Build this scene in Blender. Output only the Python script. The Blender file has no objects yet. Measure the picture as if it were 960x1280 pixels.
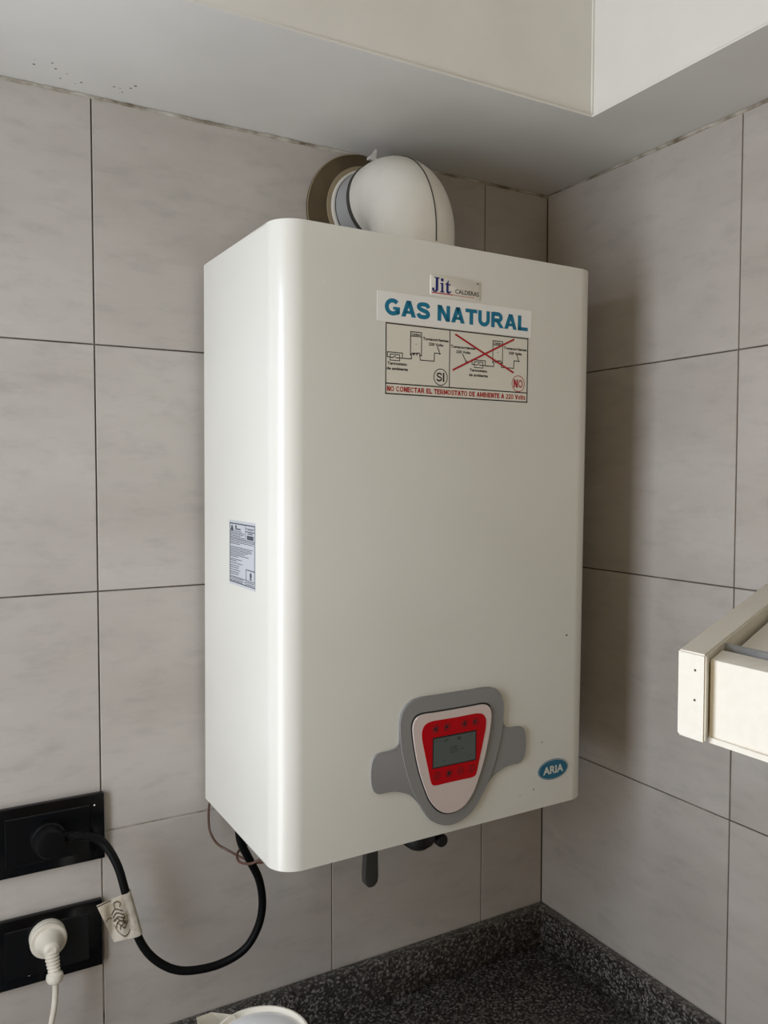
import bpy, bmesh, math, random
from mathutils import Vector, Matrix
PI = math.pi
S = bpy.context.scene
COL = S.collection
random.seed(7)

# ------------------------------------------------------------------ camera
def cam_axes(yaw, pitch, roll):
    f = Vector((math.sin(yaw)*math.cos(pitch), math.cos(yaw)*math.cos(pitch), math.sin(pitch)))
    r0 = f.cross(Vector((0, 0, 1))).normalized(); u0 = r0.cross(f)
    r = r0*math.cos(roll)+u0*math.sin(roll); u = u0*math.cos(roll)-r0*math.sin(roll)
    return r, u, f
cd = bpy.data.cameras.new('camera'); cam = bpy.data.objects.new('camera', cd); COL.objects.link(cam)
r_, u_, f_ = cam_axes(0.51863, -0.04384, 0.00081)
cam.matrix_world = Matrix.LocRotScale(Vector((-0.89986, -1.04282, 0.14152)),
    Matrix((r_, u_, -f_)).transposed(), None)
cd.sensor_fit = 'HORIZONTAL'; cd.sensor_width = 36; cd.lens = 1027.94/960*36; cd.clip_start = 0.01
S.camera = cam

# ------------------------------------------------------------------ world, window daylight, added warm fill, exposure
W = bpy.data.worlds.new('world'); S.world = W; W.use_nodes = True
W.node_tree.nodes['Background'].inputs[0].default_value = (1.0, 0.92, 0.82, 1)
W.node_tree.nodes['Background'].inputs[1].default_value = 0.05
def area(name, loc, rot, sx, sy, power, col):
    l = bpy.data.lights.new(name, 'AREA'); l.shape = 'RECTANGLE'; l.size = sx; l.size_y = sy
    l.energy = power; l.color = col
    o = bpy.data.objects.new(name, l); COL.objects.link(o); o.location = loc; o.rotation_euler = rot
    return o
WY0, WY1, WZ0, WZ1 = -1.60, -0.28, -0.80, 0.57           # window opening in the left wall
XL, YF = -1.26, -2.7
area('window_daylight_upper', (XL-.11, -.505, .225), (0, -PI/2, 0), .69, .42, 8.7, (.92, .99, 1.13))
area('window_daylight_lower', (XL-.11, -.515, -.46), (0, -PI/2, 0), .68, .42, 5.4, (.97, .98, 1.04))
area('warm_fill_far', (XL-.11, -1.375, .225), (0, -PI/2, 0), .69, .45, 3.3, (1.0, .70, .26))  # added warm fill at the far end of the opening, no known source
area('terrace_bounce', (XL-.80, -.9, -1.05), (PI, 0, 0), 1.2, 1.6, 12.5, (1.0, 1.0, .95))
S.view_settings.view_transform = 'Standard'; S.view_settings.look = 'None'
S.view_settings.exposure = -0.21; S.view_settings.gamma = 1.0; S.view_settings.use_curve_mapping = False

# ------------------------------------------------------------------ material helpers
def srgb(r, g, b):
    f = lambda c: (c/255/12.92) if c/255 <= .04045 else ((c/255+.055)/1.055)**2.4
    return (f(r), f(g), f(b), 1)
class NT:
    def __init__(s, name, col=(.5, .5, .5, 1), rough=.5, metal=0., spec=.5, coat=0.):
        s.m = bpy.data.materials.new(name); s.m.use_nodes = True; s.t = s.m.node_tree
        s.b = s.t.nodes['Principled BSDF']; i = s.b.inputs
        i['Base Color'].default_value = col; i['Roughness'].default_value = rough
        i['Metallic'].default_value = metal; i['Specular IOR Level'].default_value = spec
        i['Coat Weight'].default_value = coat; i['Coat Roughness'].default_value = .08
    def n(s, typ, **kw):
        nd = s.t.nodes.new(typ)
        for k, v in kw.items(): setattr(nd, k, v)
        return nd
    def l(s, a, b): s.t.links.new(a, b)
    def mapped(s, scale=(1, 1, 1), rnd=False):
        tc = s.n('ShaderNodeTexCoord'); mp = s.n('ShaderNodeMapping'); mp.inputs['Scale'].default_value = scale
        s.l(tc.outputs['Object'], mp.inputs['Vector'])
        if rnd:
            oi = s.n('ShaderNodeObjectInfo'); ml = s.n('ShaderNodeMath', operation='MULTIPLY'); ml.inputs[1].default_value = 37.0
            s.l(oi.outputs['Random'], ml.inputs[0]); cb = s.n('ShaderNodeCombineXYZ')
            for k in range(3): s.l(ml.outputs[0], cb.inputs[k])
            s.l(cb.outputs[0], mp.inputs['Location'])
        return mp.outputs['Vector']
    def noise(s, vec, scale, detail=4, rough=.55):
        nd = s.n('ShaderNodeTexNoise'); nd.inputs['Scale'].default_value = scale; nd.inputs['Detail'].default_value = detail
        nd.inputs['Roughness'].default_value = rough; s.l(vec, nd.inputs['Vector']); return nd.outputs['Fac']
    def ramp(s, fac, stops):
        r = s.n('ShaderNodeValToRGB'); e = r.color_ramp.elements
        while len(e) < len(stops): e.new(.5)
        for k, (p, c) in enumerate(stops): e[k].position = p; e[k].color = c
        s.l(fac, r.inputs[0]); return r.outputs[0]
    def mix(s, fac, a, b, mode='MIX'):
        m = s.n('ShaderNodeMix', data_type='RGBA', blend_type=mode)
        for sock, v in ((m.inputs['Factor'], fac), (m.inputs[6], a), (m.inputs[7], b)):
            if hasattr(v, 'is_output'): s.l(v, sock)
            else: sock.default_value = v
        return m.outputs[2]
    def color(s, c): s.l(c, s.b.inputs['Base Color'])
    def bump(s, h, strength=.2, dist=.001):
        b = s.n('ShaderNodeBump'); b.inputs['Strength'].default_value = strength; b.inputs['Distance'].default_value = dist
        s.l(h, b.inputs['Height']); s.l(b.outputs[0], s.b.inputs['Normal'])
def simple(name, col, rough=.5, **k): return NT(name, col, rough, **k).m

def grain(name, c0, c1, scale, rough, bump=.1, spec=.5, detail=4):
    t = NT(name, c0, rough, spec=spec); v = t.mapped(); n = t.noise(v, scale, detail)
    t.color(t.ramp(n, [(.35, c0), (.65, c1)]))
    if bump: t.bump(n, bump, .001)
    return t.m

M = {}
# porcelain tile: warm grey, cloudy with horizontal wisps
t = NT('grey_cement_tile', rough=.42, spec=.45)
v1 = t.mapped((2.2, 2.2, 5.5), True); v2 = t.mapped((9, 9, 26), True)
a = t.noise(v1, 1.3, 6, .6); b = t.noise(v2, 2.2, 7, .65)
ca = t.ramp(a, [(.28, srgb(172, 165, 157)), (.52, srgb(182, 176, 168)), (.76, srgb(192, 187, 179))])
cb = t.ramp(b, [(.30, (.84, .84, .84, 1)), (.50, (1, 1, 1, 1)), (.70, (1.0, 1.0, 1.0, 1)), (.8, (1, 1, 1, 1))])
c = t.mix(.75, ca, cb, 'MULTIPLY')
v3 = t.mapped((7, 7, 20), True); w_ = t.noise(v3, 1.1, 8, .7)
c = t.mix(t.ramp(w_, [(.60, (0, 0, 0, 1)), (.82, (.60, .60, .60, 1))]), c, srgb(206, 202, 195))
t.color(c); t.bump(b, .06, .0006); M['tile'] = t.m
# grout: dark, with whitish smears low on the left
t = NT('joint_grout', rough=.9, spec=.1)
v = t.mapped(); n = t.noise(v, 14, 4, .6)
M['grout'] = t.m
c = t.ramp(n, [(.40, srgb(88, 81, 74)), (.60, srgb(114, 107, 99)), (.72, srgb(160, 154, 144))])
def band(sock, lo, hi):
    m1 = t.n('ShaderNodeMath', operation='GREATER_THAN'); m1.inputs[1].default_value = lo; t.l(sock, m1.inputs[0])
    m2 = t.n('ShaderNodeMath', operation='LESS_THAN'); m2.inputs[1].default_value = hi; t.l(sock, m2.inputs[0])
    m3 = t.n('ShaderNodeMath', operation='MULTIPLY'); t.l(m1.outputs[0], m3.inputs[0]); t.l(m2.outputs[0], m3.inputs[1]); return m3.outputs[0]
sp = t.n('ShaderNodeSeparateXYZ'); t.l(v, sp.inputs[0]); q = t.n('ShaderNodeMath', operation='MULTIPLY')
t.l(band(sp.outputs[0], -.76, -.37), q.inputs[0]); t.l(band(sp.outputs[2], -.70, -.285), q.inputs[1])
t.color(t.mix(q.outputs[0], c, t.ramp(t.noise(v, 22, 3), [(.40, srgb(196, 190, 178)), (.56, srgb(176, 170, 160)), (.64, srgb(92, 85, 78))])))
M['plaster'] = grain('painted_plaster', srgb(225, 223, 216), srgb(230, 228, 222), 9, .6, .08, .35)
M['cream_wall'] = grain('cream_wall_paint', srgb(208, 178, 128), srgb(216, 187, 138), 9, .6, .05, .3)
# soffit with a patch of small mildew specks
t = NT('soffit_plaster', rough=.5, spec=.4)
tc = t.n('ShaderNodeTexCoord'); sep = t.n('ShaderNodeSeparateXYZ'); t.l(tc.outputs['Object'], sep.inputs[0])
vo = t.n('ShaderNodeTexVoronoi'); vo.inputs['Scale'].default_value = 120; t.l(tc.outputs['Object'], vo.inputs['Vector'])
n = t.noise(tc.outputs['Object'], 38, 2)
def band(sock, lo, hi):
    m1 = t.n('ShaderNodeMath', operation='GREATER_THAN'); m1.inputs[1].default_value = lo; t.l(sock, m1.inputs[0])
    m2 = t.n('ShaderNodeMath', operation='LESS_THAN'); m2.inputs[1].default_value = hi; t.l(sock, m2.inputs[0])
    m3 = t.n('ShaderNodeMath', operation='MULTIPLY'); t.l(m1.outputs[0], m3.inputs[0]); t.l(m2.outputs[0], m3.inputs[1]); return m3.outputs[0]
bx_ = band(sep.outputs[0], -.785, -.665); by_ = band(sep.outputs[1], -.062, -.022)
d_ = t.n('ShaderNodeMath', operation='LESS_THAN'); d_.inputs[1].default_value = .22; t.l(vo.outputs['Distance'], d_.inputs[0])
g_ = t.n('ShaderNodeMath', operation='GREATER_THAN'); g_.inputs[1].default_value = .545; t.l(n, g_.inputs[0])
mm = bx_
for s_ in (by_, d_.outputs[0], g_.outputs[0]):
    q = t.n('ShaderNodeMath', operation='MULTIPLY'); t.l(mm, q.inputs[0]); t.l(s_, q.inputs[1]); mm = q.outputs[0]
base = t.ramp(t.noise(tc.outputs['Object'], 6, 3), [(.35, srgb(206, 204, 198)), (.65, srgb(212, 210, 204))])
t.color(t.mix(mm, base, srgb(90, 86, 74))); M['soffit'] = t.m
# crumbling filler where wall meets soffit
t = NT('joint_filler', rough=.9, spec=.1); v = t.mapped(); n = t.noise(v, 17, 5, .65)
t.color(t.ramp(n, [(.38, srgb(112, 102, 84)), (.50, srgb(164, 157, 144)), (.66, srgb(200, 196, 186))])); t.bump(n, .6, .003); M['filler'] = t.m
# granite
t = NT('dark_granite', rough=.3, spec=.5)
v = t.mapped(); vo = t.n('ShaderNodeTexVoronoi'); vo.inputs['Scale'].default_value = 330; t.l(v, vo.inputs['Vector'])
sp = t.n('ShaderNodeSeparateColor'); t.l(vo.outputs['Color'], sp.inputs[0]); n = t.noise(v, 260, 3, .7)
c = t.ramp(sp.outputs[0], [(.0, srgb(34, 33, 31)), (.42, srgb(58, 56, 52)), (.60, srgb(98, 96, 91)), (.88, srgb(146, 144, 138))])
c = t.mix(t.ramp(n, [(.45, (0, 0, 0, 1)), (.6, (1, 1, 1, 1))]), c, srgb(52, 49, 45))
t.color(c); t.bump(n, .05, .0004); M['granite'] = t.m
# boiler enamel
t = NT('cream_white_enamel', srgb(228, 226, 214), .36, spec=.45, coat=.3)
v = t.mapped((1, 1, 1)); n = t.noise(v, 60, 3)
t.color(t.ramp(t.noise(v, 5, 3), [(.35, srgb(220, 219, 209)), (.65, srgb(224, 223, 214))])); t.bump(n, .015, .0005); M['enamel'] = t.m
M['dark'] = simple('black_rubber_and_gap_shade', srgb(22, 22, 22), .55)
M['stain'] = simple('dark_scuff', srgb(70, 62, 50), .7)
M['cable'] = simple('black_cable_sheath', srgb(8, 9, 10), .5, spec=.14)
M['plug_black'] = simple('black_plug_plastic', srgb(8, 9, 11), .45, spec=.18)
M['socket'] = simple('black_glossy_plate', srgb(7, 9, 12), .16, spec=.35)
M['socket_ins'] = simple('black_module_plastic', srgb(10, 12, 15), .28, spec=.35)
M['white_dot'] = simple('white_dot', srgb(235, 235, 232), .5)
M['ivory'] = grain('ivory_plastic', srgb(208, 202, 186), srgb(218, 213, 198), 60, .45, .03)
M['grey_panel'] = simple('grey_plastic', srgb(139, 139, 137), .5, spec=.4)
M['face'] = simple('pale_rose_silver_plastic', srgb(222, 207, 200), .38, metal=.15)
M['red'] = simple('red_keypad_film', srgb(186, 0, 14), .5, spec=.2)
M['lcd'] = simple('grey_green_display', srgb(84, 94, 88), .3)
M['lcd_ink'] = simple('display_segment_ink', srgb(58, 62, 58), .5)
M['lcd_ink2'] = simple('faint_display_ink', srgb(74, 80, 75), .5)
M['black_ink'] = simple('black_ink', srgb(28, 26, 25), .5)
M['red_ink'] = simple('dark_red_ink', srgb(176, 26, 36), .5)
M['ring_ink'] = simple('maroon_ink', srgb(92, 14, 18), .5)
M['teal'] = simple('teal_ink', srgb(0, 118, 152), .45)
M['teal_dark'] = simple('dark_teal_ink', srgb(0, 98, 128), .45)
M['navy'] = simple('navy_ink', srgb(28, 30, 112), .4)
M['sticker_white'] = simple('white_sticker_film', srgb(240, 239, 234), .4)
M['sticker_clear'] = simple('cream_sticker_film', srgb(226, 223, 209), .4)
M['badge'] = simple('silver_badge_film', srgb(230, 226, 216), .35, metal=.1)
M['pink_line'] = simple('fading_red_line', srgb(206, 150, 142), .5)
M['label'] = simple('grey_foil_label', srgb(192, 196, 200), .4)
M['label_ink'] = simple('slate_ink', srgb(66, 72, 82), .5)
M['aria_letter'] = simple('pale_letter_ink', srgb(214, 214, 200), .4)
t = NT('white_flue_paint', rough=.38, spec=.45); v = t.mapped(); n = t.noise(v, 20, 4)
t.color(t.ramp(n, [(.3, srgb(221, 217, 206)), (.6, srgb(229, 226, 217))])); t.bump(t.noise(v, 180, 2), .03, .0005); M['flue'] = t.m
M['flue_metal'] = simple('pale_grey_pipe', srgb(196, 198, 200), .42, metal=.35)
M['gasket'] = simple('dark_grey_gasket', srgb(66, 65, 60), .6)
M['collar'] = grain('brown_wall_collar', srgb(78, 65, 43), srgb(92, 78, 53), 25, .7, .1)
M['collar_rim'] = simple('tan_collar_rim', srgb(150, 136, 108), .7)
M['clip'] = simple('bright_clip_metal', srgb(228, 228, 224), .3, metal=.4)
M['valve'] = simple('charcoal_valve_plastic', srgb(62, 62, 59), .38)
M['brass'] = simple('dull_brass', srgb(128, 108, 70), .4, metal=.9)
M['copper_wire'] = simple('brown_wire_sheath', srgb(92, 66, 54), .45)
t = NT('wrinkled_white_tag', rough=.5); v = t.mapped(); n = t.noise(v, 70, 3)
t.color(t.ramp(n, [(.35, srgb(226, 216, 196)), (.55, srgb(246, 241, 229))])); t.bump(n, .5, .002); M['tag'] = t.m
M['tag_ink'] = simple('brown_tag_ink', srgb(88, 76, 60), .6)
t = NT('cream_painted_wood', rough=.5); v = t.mapped((3, 20, 20)); n = t.noise(v, 6, 4)
t.color(t.ramp(n, [(.3, srgb(226, 221, 207)), (.6, srgb(229, 225, 213))])); t.bump(n, .08, .0008); M['wood'] = t.m
M['cab'] = grain('brown_cabinet_front', srgb(96, 72, 52), srgb(112, 86, 62), 12, .5, .05)
M['rod'] = grain('grey_metal_rod', srgb(120, 122, 124), srgb(150, 152, 154), 60, .4, .05)
M['kettle'] = simple('cream_white_plastic', srgb(238, 234, 222), .32)
M['kettle_lid'] = simple('cool_white_plastic', srgb(232, 233, 234), .32)
M['floor'] = grain('beige_floor_tile', srgb(120, 110, 98), srgb(132, 122, 110), 6, .4, .05)
M['frame'] = simple('white_window_frame', srgb(235, 235, 232), .4)

# ------------------------------------------------------------------ mesh helpers
def finish(name, bm, mat, parent=None, smooth=None, loc=None):
    bmesh.ops.recalc_face_normals(bm, faces=bm.faces[:])
    me = bpy.data.meshes.new(name); bm.to_mesh(me); bm.free()
    if mat is not None: me.materials.append(mat)
    if smooth is not None:
        me.shade_smooth(); me.set_sharp_from_angle(angle=math.radians(smooth))
    o = bpy.data.objects.new(name, me); COL.objects.link(o)
    if parent: o.parent = parent
    if loc: o.location = loc
    return o
def empty(name, loc=(0, 0, 0), rot=(0, 0, 0)):
    o = bpy.data.objects.new(name, None); COL.objects.link(o); o.location = loc; o.rotation_euler = rot
    o.empty_display_size = .05; return o
def tag(o, label, cat, group=None):
    o['label'] = label; o['category'] = cat
    if group: o['group'] = group
    return o
def struct(o, label=None):
    o['kind'] = 'structure'
    if label: o['label'] = label
    return o
def add_box(bm, a, b, bevel=0, seg=2):
    a = Vector(a); b = Vector(b); c = (a+b)/2; d = b-a
    r = bmesh.ops.create_cube(bm, size=1, matrix=Matrix.Translation(c) @ Matrix.Diagonal((abs(d.x), abs(d.y), abs(d.z), 1)))
    if bevel:
        es = list({e for v in r['verts'] for e in v.link_edges})
        bmesh.ops.bevel(bm, geom=es, offset=bevel, segments=seg, affect='EDGES', profile=.5)
def box(name, a, b, mat, parent=None, bevel=0, seg=2):
    bm = bmesh.new(); add_box(bm, a, b, bevel, seg)
    return finish(name, bm, mat, parent, 35 if bevel else None)
def add_prism(bm, pts, fn, h0, h1, bevel=0, seg=3):
    """pts: 2D outline; fn(u, v, h) -> 3D; extruded from h0 to h1, the h1 rim bevelled."""
    va = [bm.verts.new(fn(u, v, h0)) for u, v in pts]; vb = [bm.verts.new(fn(u, v, h1)) for u, v in pts]
    n = len(pts); bm.faces.new(va[::-1]); top = bm.faces.new(vb)
    for i in range(n): bm.faces.new((va[i], va[(i+1) % n], vb[(i+1) % n], vb[i]))
    if bevel: bmesh.ops.bevel(bm, geom=list(top.edges), offset=bevel, segments=seg, affect='EDGES', profile=.5)
def prism(name, pts, fn, h0, h1, mat, parent=None, bevel=0, seg=3, smooth=30):
    bm = bmesh.new(); add_prism(bm, pts, fn, h0, h1, bevel, seg); return finish(name, bm, mat, parent, smooth)
def smooth_loop(pts, k=6):
    out = []; n = len(pts)
    for i in range(n):
        p0, p1, p2, p3 = (Vector(pts[(i+j-1) % n]) for j in range(4))
        for s in range(k):
            t_ = s/k
            q = .5*((2*p1)+(-p0+p2)*t_+(2*p0-5*p1+4*p2-p3)*t_*t_+(-p0+3*p1-3*p2+p3)*t_**3)
            out.append(tuple(q))
    return out
def smooth_path(pts, k=8):
    P = [Vector(q) for q in pts]; P = [2*P[0]-P[1]]+P+[2*P[-1]-P[-2]]; out = []
    for i in range(1, len(P)-2):
        p0, p1, p2, p3 = P[i-1:i+3]
        for s in range(k):
            t_ = s/k
            out.append(.5*((2*p1)+(-p0+p2)*t_+(2*p0-5*p1+4*p2-p3)*t_*t_+(-p0+3*p1-3*p2+p3)*t_**3))
    out.append(P[-2]); return out
def add_tube(bm, pts, rad, n=16, cap=True):
    P = [Vector(q) for q in pts]; m = len(P)
    R = rad if hasattr(rad, '__len__') else [rad]*m
    tang = [(P[min(i+1, m-1)]-P[max(i-1, 0)]).normalized() for i in range(m)]
    for i in range(m):
        if tang[i].length < .5: tang[i] = tang[i-1] if i else Vector((0, 0, 1))
    up = Vector((0, 0, 1)) if abs(tang[0].z) < .9 else Vector((1, 0, 0))
    nrm = (up-tang[0]*up.dot(tang[0])).normalized(); rings = []
    for i in range(m):
        nrm = (nrm-tang[i]*nrm.dot(tang[i])).normalized(); bn = tang[i].cross(nrm)
        rings.append([bm.verts.new(P[i]+R[i]*(nrm*math.cos(2*PI*j/n)+bn*math.sin(2*PI*j/n))) for j in range(n)])
    for i in range(m-1):
        for j in range(n): bm.faces.new((rings[i][j], rings[i][(j+1) % n], rings[i+1][(j+1) % n], rings[i+1][j]))
    if cap: bm.faces.new(rings[0][::-1]); bm.faces.new(rings[-1])
def tube(name, pts, rad, mat, parent=None, n=16, smooth=40):
    bm = bmesh.new(); add_tube(bm, pts, rad, n); return finish(name, bm, mat, parent, smooth)
def lathe_y(bm, prof, n=40):
    """prof: (y, r) list revolved about the y axis"""
    add_tube(bm, [(0, y, 0) for y, r in prof], [max(r, 1e-5) for y, r in prof], n)
def add_lathe(bm, base, axis, prof, n=40):
    base = Vector(base); axis = Vector(axis).normalized()
    up = Vector((0, 0, 1)) if abs(axis.z) < .9 else Vector((1, 0, 0))
    x = (up-axis*up.dot(axis)).normalized(); y = axis.cross(x); rings = []
    for h, r in prof:
        rings.append([bm.verts.new(base+axis*h+max(r, 1e-5)*(x*math.cos(2*PI*j/n)+y*math.sin(2*PI*j/n))) for j in range(n)])
    for i in range(len(rings)-1):
        for j in range(n): bm.faces.new((rings[i][j], rings[i][(j+1) % n], rings[i+1][(j+1) % n], rings[i+1][j]))
    bm.faces.new(rings[0][::-1]); bm.faces.new(rings[-1])
def lathe(name, base, axis, prof, mat, parent=None, n=40, smooth=35):
    bm = bmesh.new(); add_lathe(bm, base, axis, prof, n); return finish(name, bm, mat, parent, smooth)
# ---- flat print in a plane
def add_poly(bm, pts, fn, h): bm.faces.new([bm.verts.new(fn(u, v, h)) for u, v in pts])
def add_line(bm, pts, w, fn, h, closed=False):
    P = [Vector(q) for q in pts]
    if closed: P = P+[P[0]]
    for a, b in zip(P[:-1], P[1:]):
        d = (b-a).normalized(); n = Vector((-d.y, d.x))*w/2; e = d*w/2
        add_poly(bm, [a-e-n, b+e-n, b+e+n, a-e+n], fn, h)
def smooth_path2(pts): return [(q.x, q.y) for q in smooth_path([(a, b, 0) for a, b in pts], 4)]
def circle(cx, cy, rx, ry=None, n=32): return [(cx+rx*math.cos(2*PI*i/n), cy+(ry or rx)*math.sin(2*PI*i/n)) for i in range(n)]
def add_ring(bm, cx, cy, rx, ry, w, fn, h, n=40):
    o = [bm.verts.new(fn(u, v, h)) for u, v in circle(cx, cy, rx, ry, n)]
    i_ = [bm.verts.new(fn(u, v, h)) for u, v in circle(cx, cy, rx-w, ry-w, n)]
    for k in range(n): bm.faces.new((o[k], o[(k+1) % n], i_[(k+1) % n], i_[k]))
def add_text(bm, text, u0, u1, v0, v1, fn, h, bold=0., shear=0.):
    cu = bpy.data.curves.new('lettering', 'FONT'); cu.body = text; cu.size = 1; cu.offset = bold; cu.resolution_u = 4; cu.shear = shear
    cu.fill_mode = 'FRONT' if 'FRONT' in cu.bl_rna.properties['fill_mode'].enum_items.keys() else cu.fill_mode
    ob = bpy.data.objects.new('lettering', cu); COL.objects.link(ob)
    dg = bpy.context.evaluated_depsgraph_get(); me = bpy.data.meshes.new_from_object(ob.evaluated_get(dg))
    xs = [v.co.x for v in me.vertices]; ys = [v.co.y for v in me.vertices]
    x0, x1, y0, y1 = min(xs), max(xs), min(ys), max(ys)
    vs = [bm.verts.new(fn(u0+(v.co.x-x0)/(x1-x0)*(u1-u0), v0+(v.co.y-y0)/(y1-y0)*(v1-v0), h)) for v in me.vertices]
    for p in me.polygons:
        try: bm.faces.new([vs[i] for i in p.vertices])
        except ValueError: pass
    bpy.data.objects.remove(ob); bpy.data.curves.remove(cu); bpy.data.meshes.remove(me)

# ------------------------------------------------------------------ the room
ZC, ZSP, ZCT, ZF, ZTOP = 0.5937, -0.5707, -0.632, -1.53, 0.95
J = 0.0009                                     # half a joint
wall_back = struct(box('wall_back', (XL-.1, .0022, ZF), (.12, .12, ZTOP), M['grout']))
wall_right = struct(box('wall_right', (.0022, YF, ZF), (.12, .0022, ZTOP), M['grout']))
def tile(parent, along, s0, s1, z0, z1):
    w, h = s1-s0-2*J, z1-z0-2*J
    bm = bmesh.new(); add_box(bm, (-w/2, 0, -h/2), (w/2, .008, h/2))
    es = [e for e in bm.edges if all(v.co.y < .001 for v in e.verts)]
    bmesh.ops.bevel(bm, geom=es, offset=.0006, segments=1, affect='EDGES')
    o = finish('tile', bm, M['tile'], parent)
    dy = random.uniform(-.0003, .0003)
    if along == 'x': o.location = ((s0+s1)/2, dy, (z0+z1)/2)
    else: o.location = (dy, (s0+s1)/2, (z0+z1)/2); o.rotation_euler = (0, 0, -PI/2)
    return o
rows = [(.30, ZC+.02), (0, .30), (-.30, 0), (-.60, -.30)]
for k, (z0, z1) in enumerate(rows):
    cuts = [XL, -.7074, -.1250, .0]
    if k == 3: cuts.insert(2, -.3904)
    for a, b in zip(cuts[:-1], cuts[1:]): tile(wall_back, 'x', a, b, z0, z1)
    cuts = [-2.7, -2.107, -1.525, -.943, -.3614, -.0]
    for a, b in zip(cuts[:-1], cuts[1:]): tile(wall_right, 'y', a, b, z0, z1)
# left wall with its window opening (outside the frame)
bm = bmesh.new()
for a, b in (((XL-.1, YF, ZF), (XL, WY0, ZTOP)), ((XL-.1, WY1, ZF), (XL, .0022, ZTOP)),
             ((XL-.1, WY0, ZF), (XL, WY1, WZ0)), ((XL-.1, WY0, WZ1), (XL, WY1, ZTOP))): add_box(bm, a, b)
struct(finish('wall_left', bm, M['plaster']))
bm = bmesh.new(); fw = .05
for a, b in (((XL-.08, WY0, WZ0), (XL-.03, WY0+fw, WZ1)), ((XL-.08, WY1-fw, WZ0), (XL-.03, WY1, WZ1)),
             ((XL-.08, WY0+fw, WZ0), (XL-.03, WY1-fw, WZ0+fw)), ((XL-.08, WY0+fw, WZ1-fw), (XL-.03, WY1-fw, WZ1)),
             ((XL-.08, (WY0+WY1)/2-.03, WZ0+fw), (XL-.03, (WY0+WY1)/2+.03, WZ1-fw))): add_box(bm, a, b)
struct(finish('window_1', bm, M['frame']))
struct(box('wall_front', (XL-.1, YF-.1, ZF), (.12, YF, ZTOP), M['cream_wall']))
struct(box('floor', (XL, YF, ZF-.05), (.12, .12, ZF), M['floor']))
struct(box('ceiling', (XL-.1, YF, ZTOP), (.12, .12, ZTOP+.05), M['plaster']))
# dropped soffit: L-shaped bulkhead along the back and the right wall
LO = [(XL, .002), (XL, -.2505), (-.1445, -.2505), (-.1445, YF), (.002, YF), (.002, .002)]
bm = bmesh.new(); add_prism(bm, LO, lambda u, v, h: Vector((u, v, h)), ZTOP, ZC+.0005)
es = [e for e in bm.edges if (abs(e.verts[0].co.x+.1445) < 1e-4 and abs(e.verts[1].co.x+.1445) < 1e-4) or (abs(e.verts[0].co.y+.2505) < 1e-4 and abs(e.verts[1].co.y+.2505) < 1e-4)]
es = [e for e in es if not all(v.co.z > ZTOP-.01 for v in e.verts)]
bmesh.ops.bevel(bm, geom=es, offset=.0025, segments=2, affect='EDGES')
bm.faces.ensure_lookup_table()
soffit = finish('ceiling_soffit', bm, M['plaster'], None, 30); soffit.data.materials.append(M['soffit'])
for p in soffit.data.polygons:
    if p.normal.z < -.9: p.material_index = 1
struct(soffit)
# ragged filler bead under the soffit
def filler(name, a, b, off):
    a, b, off = Vector(a), Vector(b), Vector(off); bm = bmesh.new(); n = 150; prev = None; rnd = random.Random(3)
    hh = .0; 
    for i in range(n+1):
        q = a.lerp(b, i/n); hh = .75*hh+.25*rnd.uniform(.0004, .0062); ww = rnd.uniform(.0010, .0035)
        ring = [bm.verts.new(q+off*.0-off*.002), bm.verts.new(q+off*ww), bm.verts.new(q+off*(ww*.8)-Vector((0, 0, hh*.7))), bm.verts.new(q+off*.0004-Vector((0, 0, hh))), bm.verts.new(q-off*.002-Vector((0, 0, hh)))]
        if prev:
            for j in range(5): bm.faces.new((prev[j], prev[(j+1) % 5], ring[(j+1) % 5], ring[j]))
        prev = ring
    return struct(finish(name, bm, M['filler']))
filler('trim_1', (XL, 0, ZC), (0, 0, ZC), (0, -1, 0))
filler('trim_2', (0, 0, ZC), (0, YF, ZC), (-1, 0, 0))

# ------------------------------------------------------------------ granite worktop
wt = tag(empty('worktop', (0, 0, ZCT)), 'dark speckled granite worktop turning the corner under the boiler', 'worktop')
bm = bmesh.new(); add_prism(bm, [(XL+.02, -.62), (-.62, -.62), (-.62, YF), (-.0005, YF), (-.0005, -.0005), (XL+.02, -.0005)], lambda u, v, h: Vector((u, v, h)), -.03, 0, .002, 2)
finish('slab', bm, M['granite'], wt, 30)
h = ZSP-ZCT
bm = bmesh.new(); add_box(bm, (XL+.02, -.021, 0), (-.0012, -.0012, h), .0015); finish('back_splash', bm, M['granite'], wt, 30)
bm = bmesh.new(); add_box(bm, (-.019, YF, 0), (-.0012, -.021, h), .0015); finish('side_splash', bm, M['granite'], wt, 30)
bm = bmesh.new(); add_prism(bm, [(XL+.02, -.57), (-.57, -.57), (-.57, YF+.005), (-.0008, YF+.005), (-.0008, -.0008), (XL+.02, -.0008)], lambda u, v, h: Vector((u, v, h)), ZF, ZCT-.0302)
tag(finish('base_cabinet', bm, M['cab']), 'brown base cabinet run carrying the granite worktop', 'cabinet')

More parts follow.
